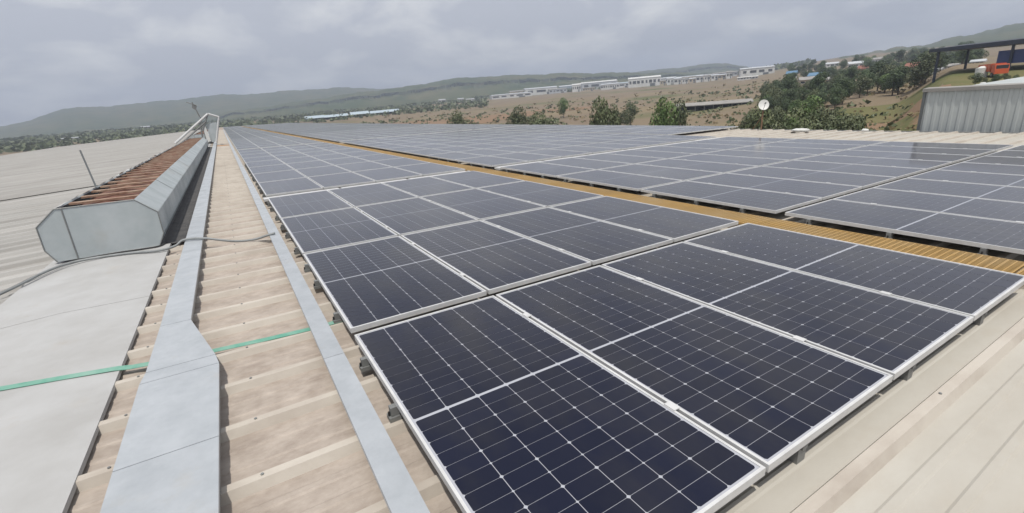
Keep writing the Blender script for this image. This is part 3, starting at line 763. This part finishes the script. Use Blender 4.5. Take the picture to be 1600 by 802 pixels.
# ------------------------------------------------------------------ buildings out in the plain
def shed(name, u, v, d, wpx, hpx, depth, yawoff, wallm, roofm, label, cat='building', nwin=5, gable=0.14, openfront=False, group=None, winm='darkopen'):
    p = at(u, v, d); a, _ = azel(u, v); pp = ppr(u, v)
    W = wpx / (pp * 1.25) * d if abs(u - 795) > 350 else wpx / pp * d
    H = hpx / pp * d
    b = thing(name, label, cat, (p.x, p.y, p.z - 0.3), -a + yawoff, group, roof=False)
    w2 = W / 2; D = depth; hh = H * (1 - gable)
    if openfront:
        MB().box(-w2, w2, D - 0.3, D, 0, hh).build('wall', wallm, b)
        for s in (-1, 1): MB().box(s * w2 - 0.15, s * w2 + 0.15, 0.35, D - 0.31, 0, hh).build('wall', wallm, b)
        for k in range(nwin + 1):
            x = -w2 + 0.3 + (W - 0.6) * k / nwin
            MB().box(x - 0.12, x + 0.12, 0.05, 0.3, 0, hh).build('column', M['greyroof'], b)
    else:
        MB().box(-w2, w2, 0, D, 0, hh).build('wall', wallm, b)
        for k in range(nwin):
            x = -w2 + W * (k + 0.5) / nwin; ww = W / nwin * (0.2 + 0.22 * ((u * 13 + k * 5) % 7) / 6)
            wo = MB().box(x - ww, x + ww, -0.06, 0.02, hh * 0.42, hh * 0.74).build('window', M[winm], b)
            MB().box(x - ww * 1.12, x + ww * 1.12, -0.12, -0.061, hh * 0.38, hh * 0.415).build('sill', M['white'], wo)
        MB().box(-w2 * 0.16 + w2 * .5, w2 * 0.16 + w2 * .5, -0.09, -0.0601, 0, hh * 0.36).build('door', M['trim'], b)
    o = 0.5
    MB().add([(-w2 - o, -o, hh), (w2 + o, -o, hh), (w2 + o, D / 2, H), (-w2 - o, D / 2, H), (w2 + o, D + o, hh), (-w2 - o, D + o, hh),
              (-w2 - o, -o, hh - .25), (w2 + o, -o, hh - .25), (w2 + o, D + o, hh - .25), (-w2 - o, D + o, hh - .25)],
             [(0,1,2,3), (3,2,4,5), (6,7,1,0), (8,9,5,4), (7,8,4,2,1), (9,6,0,3,5), (9,8,7,6)]).build('roof', roofm, b)
    return b
SH = [(800, 151, 900, 60, 7, 30, 0.18, 'white', 'pale', 'long low pale shed at the left of the white factory row'),
      (846, 147, 960, 48, 11, 34, 0.1, 'white', 'pale', 'pale factory shed behind the long low shed in the plain'),
      (901, 142, 900, 13, 12, 16, 0.0, 'white', 'white', 'small bright white block between pale factory sheds'),
      (937, 139, 1000, 52, 12, 40, 0.1, 'pale', 'white', 'wide white-roofed shed right of the bright white block'),
      (953, 140, 880, 26, 9, 20, 0.0, 'white', 'pale', 'white building with dark windows before the wide white-roofed shed'),
      (1007, 135, 860, 46, 15, 26, 0.05, 'white', 'white', 'large white factory with two storeys of windows'),
      (818, 150, 1050, 40, 9, 20, 0.1, 'cream', 'greyroof', 'dull cream shed half hidden behind the long low pale shed'),
      (872, 145, 940, 26, 7, 18, 0.05, 'pale', 'greyroof', 'grey-roofed low shed left of the bright white block'),
      (886, 143, 1040, 22, 10, 18, 0.1, 'bluegrey', 'pale', 'pale blue shed behind the bright white block'),
      (920, 141, 860, 18, 6, 12, 0.0, 'cream', 'greyroof', 'small cream shed right beside the bright white block'),
      (972, 138, 940, 24, 8, 16, 0.1, 'white', 'bluegrey', 'shed with blue-grey roof left of the large white factory'),
      (1040, 132, 980, 30, 9, 18, 0.08, 'pale', 'pale', 'pale shed just behind the left end of the house row'),
      (1085, 128, 960, 50, 8, 18, 0.08, 'cream', 'pale', 'long cream shed behind the middle of the house row'),
      (1132, 124, 900, 34, 8, 18, 0.08, 'pale', 'greyroof', 'grey-roofed shed behind the right end of the house row'),
      (1183, 118, 700, 56, 13, 30, 0.1, 'white', 'pale', 'long pale building at the edge of the trees'),
      (1168, 124, 600, 34, 5, 10, 0.0, 'white', 'white', 'low white wall-like shed below the long pale building')]
for (u, v, d, w, h, dep, yo, wm, rm, lab) in SH:
    shed('factory_shed', u, v, d, w, h, dep, yo, M[wm], M[rm], lab, nwin=3 + (u * 7) % 6, group='white factory sheds in the plain')
for k in range(10):
    u = 1036 + k * 11.5; v = 128 - k * 1.0
    shed('row_house', u, v, 820 - k * 8, 8 + (k % 3), 8 + (k * 7 % 4), 9, 0.05, M['white'] if k % 4 else M['cream'], M['pale'] if k % 3 else M['greyroof'],
         'small pale house, %s from left in the row between two white factories' % ORD[k + 1], 'house', nwin=2, group='row of small pale houses')
shed('open_shed', 1115, 161, 205, 104, 12, 9, 0.06, M['darkopen'], M['greyroof'], 'long low shed with dark open front in the brown field', nwin=8, openfront=True, gable=0.3)
for (u, v, w, h, lab) in [(492, 181, 27, 8, 'leftmost of the four blue-grey sheds below the hills'), (525, 177, 34, 7, 'second from left of the four blue-grey sheds below the hills'),
                          (562, 174, 26, 8, 'third from left of the four blue-grey sheds below the hills'), (601, 170, 42, 7, 'rightmost of the four blue-grey sheds below the hills')]:
    shed('open_shed', u, v, 560, w, h, 16, 0.1, M['darkopen'], M['bluegrey'], lab, nwin=5, openfront=True, gable=0.45, group='blue-grey sheds below the hills')
for (u, v, d, w, h, lab) in [(108, 216, 700, 30, 5, 'low white shed far out beyond the left roof edge'), (228, 201, 900, 14, 6, 'tiny white building at hill foot behind the ventilator'),
                             (212, 203, 850, 9, 4, 'tiniest white building at hill foot behind the ventilator'), (392, 187, 500, 14, 4, 'low white shed right of the pipe frame'),
                             (434, 187, 480, 7, 5, 'little white hut left of the blue-grey sheds'), (690, 150, 1000, 10, 6, 'small pale house on the green hill foot'),
                             (720, 156, 900, 9, 6, 'small pale house nearest the long low shed'), (735, 158, 860, 12, 5, 'small grey house left beside the long low shed')]:
    shed('hut', u, v, d, w, h, 9, 0.1, M['white'], M['pale'], lab, nwin=3)
# town houses among the trees on the right
TH = [(1236, 118, 420, 16, 9, 'blueroof', 'white', 'house with blue sheet roof among the trees'), (1272, 122, 330, 20, 10, 'blueroof', 'bluegrey', 'wide blue-grey house among the trees'),
      (1262, 136, 300, 26, 9, 'greyroof', 'cream', 'cream house with grey roof left in the trees'), (1296, 146, 260, 16, 8, 'greyroof', 'cream', 'small cream house above the green bushes'),
      (1338, 100, 480, 24, 7, 'pale', 'white', 'long white house high on the wooded slope'), (1346, 122, 340, 14, 10, 'redroof', 'pinkwall', 'pinkish house with red roof in the trees'),
      (1352, 133, 280, 12, 7, 'pale', 'cream', 'tiny cream house below the pinkish house'), (1400, 112, 300, 22, 7, 'greyroof', 'white', 'grey-roofed white house left of the red house'),
      (1424, 112, 270, 24, 13, 'redroof', 'pinkwall', 'bigger pink house with red tiles near the open truck shed'), (1438, 131, 220, 30, 7, 'pale', 'white', 'low pale house directly behind the grass strip'),
      (1462, 116, 240, 9, 8, 'pale', 'white', 'small bright white house beside the grass strip'), (1490, 108, 230, 20, 7, 'greyroof', 'white', 'white house under the dark roof edge'),
      (1525, 108, 210, 16, 6, 'pale', 'cream', 'small cream house left of the orange truck'), (1302, 92, 620, 20, 5, 'pale', 'white', 'tiny white house on the skyline'),
      (1370, 92, 560, 16, 6, 'greyroof', 'white', 'grey-roofed house near the skyline')]
for (u, v, d, w, h, rm, wm, lab) in TH:
    shed('house', u, v, d, w, h * 1.45, 8, rng.uniform(-0.3, 0.3), M[wm], M[rm], lab, 'house', nwin=3, gable=0.3, winm='glass')

# open truck shed with navy roof and an orange truck (top right)
DS = 125.0
def on_x(u, v, X):
    d = ray(u, v); k = (X - CAMP.x) / d.x; return CAMP + d * k
XS = 118.0
e1 = on_x(1452, 79.5, XS); e2 = on_x(1572, 67, XS)
gz = terrain(XS, e2.y)
ts = thing('truck_shed', 'open shed with long dark navy roof edge above the orange truck', 'building', (XS, e1.y, gz - 0.2), roof=False)
zr = e1.z - gz + 0.2; ln = 70
MB().add([(0, 0, zr - 0.35), (0, -ln, zr - 0.35), (0, -ln, zr + 1.1), (0, 0, zr + 0.25), (16, 0, zr - 0.35), (16, -ln, zr - 0.35), (16, -ln, zr + 1.6), (16, 0, zr + 0.75)],
         [(0,1,2,3), (7,6,5,4), (3,2,6,7), (4,5,1,0), (0,3,7,4), (1,5,6,2)]).build('roof', M['navy'], ts)
for k in range(7):
    for x in (0.4, 15):
        MB().box(x, x + 0.35, -1.5 - k * 10, -1.15 - k * 10, -1, zr - 0.36).build('column', M['navy'], ts)
ym = on_x(1556, 90, XS).y - e1.y
MB().box(0.8, 1.0, -ln, ym, zr - 3.4, zr - 1.2).build('side_sheet', M['blue'], ts)
pt = at(1550, 116, 112)
tk = thing('truck', 'orange tipper truck parked in front of the navy-roofed shed', 'truck', (pt.x, pt.y, pt.z), math.radians(215), roof=False)
tk.scale = (0.72, 0.72, 0.72)
cabm = MB(); cabm.prism([(2.2, 0.7), (4.0, 0.7), (4.0, 1.7), (3.7, 2.7), (2.2, 2.7)], -1.15, 1.15, axis='y')
cab_ = cabm.build('cab', M['orange'], tk)
MB().box(3.86, 3.99, -1.0, 1.0, 1.75, 2.5).build('windscreen', M['glass'], cab_)
MB().box(-3.6, 2.1, -1.25, 1.25, 1.1, 1.25).build('chassis', M['trim'], tk)
tb = MB(); tb.prism([(-3.7, 1.26), (2.0, 1.26), (2.1, 2.9), (-3.9, 2.7)], -1.25, 1.25, axis='y'); tb.build('tipper_body', M['orange'], tk)
for k in range(5): 
    for s in (-1, 1): MB().box(-3.4 + k * 1.25, -3.25 + k * 1.25, s * 1.25 - .05, s * 1.25 + .05, 1.3, 2.65).build('body_rib', M['orange'], tk)
for x in (3.0, -1.6, -2.8):
    for s in (-1, 1):
        w = MB().tube([(x, s * 1.0, 0.52), (x, s * 1.28, 0.52)], 0.52, 14).build('wheel', M['black'], tk)
        MB().tube([(x, s * 1.281, 0.52), (x, s * 1.30, 0.52)], 0.25, 10).build('rim', M['steel'], w)
for k, (u, v, d) in enumerate([(1535, 106, 112), (1538, 121, 96)]):
    p = at(u, v, d)
    t_ = thing('water_tank', ['white water tank behind the orange truck', 'small white tank before the orange truck'][k], 'tank', p, roof=False)
    MB().tube([(0, 0, 0), (0, 0, 1.5 - k * .4), (0, 0, 1.52 - k * .4)], 0.8 - k * .25, 14).build('tank_body', M['white'], t_)
    MB().tube([(0, 0, 1.52 - k * .4), (0, 0, 1.8 - k * .4)], 0.6 - k * .2, 14, r2=0.25).build('tank_lid', M['white'], t_)

# ------------------------------------------------------------------ trees and bushes
def crown_mesh(seed, H, Wd, leaf, nleaf, material, base=0.25):
    r = random.Random(seed); mb = MB(); lobes = []
    for k in range(9):
        a = r.uniform(0, 6.28); rr = r.uniform(0.0, 0.33) * Wd
        lobes.append((rr * math.cos(a), rr * math.sin(a), H * (base + (1 - base) * r.uniform(0.2, 0.82)), r.uniform(0.16, 0.30) * Wd))
    lobes.append((0, 0, H * 0.86, 0.2 * Wd))
    for i in range(nleaf):
        lx, ly, lz, lr = lobes[i % len(lobes)]
        while True:
            v = Vector((r.uniform(-1, 1), r.uniform(-1, 1), r.uniform(-1, 1)))
            if 0.25 < v.length < 1: break
        v = v.normalized() * (v.length ** 0.4)
        c = Vector((lx, ly, lz)) + Vector((v.x * lr, v.y * lr, v.z * lr * 0.85))
        nrm = (v + Vector((r.uniform(-.8, .8), r.uniform(-.8, .8), r.uniform(-.4, .9)))).normalized()
        a = nrm.cross(Vector((r.uniform(-1, 1), r.uniform(-1, 1), r.uniform(-1, 1)))).normalized(); b = nrm.cross(a)
        s = leaf * r.uniform(0.6, 1.3)
        mb.add([c - a * s, c - b * s * 0.55, c + a * s, c + b * s * 0.55], [(0, 1, 2, 3)])
    return mb.mesh('crown', material), lobes
def trunk_mesh(seed, H, lobes):
    r = random.Random(seed); mb = MB()
    mb.tube([(0, 0, -0.5), (r.uniform(-.1, .1), r.uniform(-.1, .1), H * 0.25), (0, 0, H * 0.6)], 0.02 * H + 0.05, 7, r2=0.05)
    for lx, ly, lz, lr in lobes[:6]:
        z0 = H * r.uniform(0.2, 0.4); mb.tube([(0, 0, z0), (lx * .5, ly * .5, (z0 + lz) / 2), (lx, ly, lz)], 0.05 + 0.006 * H, 5, r2=0.02)
    return mb.mesh('trunk', M['bark'])
TREES = []
for s, (H, Wd, lf, n, mm, bs) in enumerate([(9, 8, 0.22, 3000, 'leaf_dark', 0.22), (8, 8.5, 0.22, 3000, 'leaf_mid', 0.2), (7, 6.5, 0.2, 2600, 'leaf_bright', 0.12),
                                            (10, 7, 0.22, 3000, 'leaf_dark', 0.2), (6, 7.5, 0.2, 2600, 'leaf_mid', 0.1)]):
    cm_, lb = crown_mesh(s + 11, H, Wd, lf, n, M[mm], bs); TREES.append((cm_, trunk_mesh(s + 31, H, lb), H))
def tree(p, kind, scale, label, group=None, name='tree', rz=None, wide=1.0):
    cmesh_, tmesh, H = TREES[kind]
    t = thing(name, label, 'tree' if name == 'tree' else 'bush', p, rng.uniform(0, 6.28) if rz is None else rz, group, roof=False)
    t.scale = (scale * wide, scale * wide, scale * (rng.uniform(0.9, 1.1) if wide == 1 else 1.0))
    link('trunk', tmesh, t); link('crown', cmesh_, t)
    return t
# single trees in the field near the eave
for (u, v, d, k, hpx, lab) in [(938, 190, 75, 4, 32, 'dark grey-green bushy tree at the eave left of the bright green one'), (958, 190, 80, 1, 24, 'smaller bush just right of the grey-green bushy tree'),
                               (1036, 190, 75, 2, 36, 'bright green bushy tree standing alone behind the eave'), (1060, 190, 78, 4, 28, 'dull bush touching the bright green tree'),
                               (985, 176, 150, 1, 15, 'small green bush above the gap between two eave trees'), (812, 188, 110, 1, 20, 'small dull bush left of the eave trees in dry field'),
                               (842, 190, 105, 4, 12, 'low bush in dry field'), (715, 188, 130, 1, 14, 'greenish bush beside the bare soil'), (880, 162, 230, 2, 9, 'green bush mid field below the white sheds')]:
    p = at(u, v, d); H = hpx / ppr(u, v) * d
    # the crown top shows at hpx above the eave; the foot is down on the ground
    top = CAMP.z + d * azel(u, v - hpx)[1]; need = max(2.5, top - p.z)
    tree(p, k, need / TREES[k][2], lab, wide=0.5 if d < 100 else 0.8)
# wooded slope with the town on the right
n_ = 0; tries = 0; SLOPE = []
while n_ < 290 and tries < 9000:
    tries += 1
    u = rng.uniform(1196, 1530); d = math.exp(rng.uniform(math.log(135), math.log(600)))
    v = 100 + (1313 - u) * 0.09
    if u < 1225 and d > 330: continue
    if u < 1290 and rng.random() < 0.35: continue
    if u > 1325 and d < 145: continue
    if 1455 < u < 1545 and d < 190: continue
    if u > 1500 and d < 200: continue
    p = at(u, v, d)
    bad = False
    for (hu, hv, hd, w, *_r) in TH:
        if abs(u - hu) < w * 0.5 + 4 and hd * 0.7 < d < hd + 12: bad = True
    if bad: continue
    kind = rng.choice([0, 0, 3, 3, 1, 1, 4, 2])
    sc = rng.uniform(0.42, 0.85) * (1 + 0.35 * (d > 400))
    SLOPE.append((d, u, kind, tree(p, kind, sc, 'tree', 'trees on the wooded slope'))); n_ += 1
SLOPE.sort(key=lambda q: q[0]); nt = len(SLOPE)
for ti, tier in enumerate(['front', 'second', 'third', 'middle', 'fifth', 'upper', 'topmost']):
    part = sorted(SLOPE[ti * nt // 7:(ti + 1) * nt // 7], key=lambda q: q[1]); cnt = {}
    for d, u, kind, t in part:
        cnt[kind] = cnt.get(kind, 0) + 1
        t['label'] = '%s %s from left in the %s tier of the wooded slope' % (ORD[cnt[kind]], ['dark round tree', 'mid green tree', 'bright green tree', 'tall dark tree', 'low spreading tree'][kind], tier)
for k in range(10):
    u = 1205 + k * 11 + rng.uniform(-4, 4); d = rng.uniform(112, 175); p = at(u, 150, d); kind = rng.choice([0, 1, 2, 4, 4])
    tree(p, kind, rng.uniform(0.45, 0.75), 'smaller tree at the foot of the wooded slope, %s from left' % ORD[k + 1], 'trees at the foot of the slope')
for k, (u, d) in enumerate(((1526, 100), (1541, 101), (1557, 99), (1571, 103), (1588, 100))):
    p = at(u, 120, d); tree(p, (0, 4, 0, 1, 4)[k], (0.22, 0.16, 0.2, 0.16, 0.2)[k], 'low bush in front of the orange truck, %s from left' % ORD[k + 1], 'bushes before the truck', 'bush')
# bushes right behind the eave between dish and brown field
for k in range(26):
    u = 1168 + k * 6.8 + rng.uniform(-3, 3); d = rng.uniform(55, 95); p = at(u, 185, d)
    top = CAMP.z + d * azel(u, 192 - rng.uniform(7, 27))[1]; kind = rng.choice([1, 1, 2, 4, 4])
    tree(p, kind, max(0.3, (top - p.z) / TREES[kind][2]), 'green bush behind the eave, %s from left between dish and brown field' % ORD[k + 1], 'bushes behind the eave', 'bush', wide=0.6)
# countless scrub and far woods
def scrub(name, n, uu, dd, size, material, seed, clump=6):
    r = random.Random(seed); mb = MB()
    for i in range(n):
        u = r.uniform(*uu); d = math.exp(r.uniform(math.log(dd[0]), math.log(dd[1]))); p = at(u, 170, d)
        s = size * r.uniform(0.5, 1.4) * (0.5 + d / dd[1])
        for k in range(clump):
            c = p + Vector((r.uniform(-1, 1) * s, r.uniform(-1, 1) * s, r.uniform(0.1, 0.9) * s))
            nrm = Vector((r.uniform(-1, 1), r.uniform(-1, 1), r.uniform(-.2, 1))).normalized()
            a = nrm.cross(Vector((0.3, 0.2, 1))).normalized() * s * 0.55; b = nrm.cross(a) * 0.8
            mb.add([c - a, c - b, c + a, c + b], [(0,1,2,3)])
    return mb.build(name, material)
tag(scrub('scrub', 900, (560, 1420), (80, 420), 1.0, M['leaf_mid'], 5), 'low green scrub scattered over the dry field', 'scrub', kind='stuff')
tag(scrub('dry_scrub', 900, (560, 1440), (60, 500), 0.8, mat('dry_scrub_leaves', (0.16, 0.13, 0.06), (0.2, 0.15, 0.08), scale=0.5, rough=0.8), 6), 'dry yellow scrub scattered over the field', 'scrub', kind='stuff')
tag(scrub('far_woodland', 2600, (-250, 760), (500, 1300), 3.2, M['leaf_mid'], 8, 7), 'dark woodland belt along the foot of the hills at left', 'woodland', kind='stuff')
tag(scrub('far_woodland', 1200, (740, 1260), (980, 1200), 4.0, M['leaf_mid'], 9, 7), 'dark trees behind the white factory row', 'woodland', kind='stuff')

# ------------------------------------------------------------------ haze
hz = MB().box(-4000, 4000, -4000, 4000, -30, 260)
hm = bpy.data.materials.new('haze'); hm.use_nodes = True; hn = hm.node_tree.nodes; hl = hm.node_tree.links
for n in list(hn):
    if n.type == 'BSDF_PRINCIPLED': hn.remove(n)
pv = hn.new('ShaderNodeVolumePrincipled'); pv.inputs['Color'].default_value = (0.74, 0.83, 1.0, 1); pv.inputs['Density'].default_value = 0.00042
pv.inputs['Anisotropy'].default_value = 0.2
hl.new(pv.outputs[0], [n for n in hn if n.type == 'OUTPUT_MATERIAL'][0].inputs['Volume'])
ho = hz.build('haze', hm); tag(ho, kind='stuff')
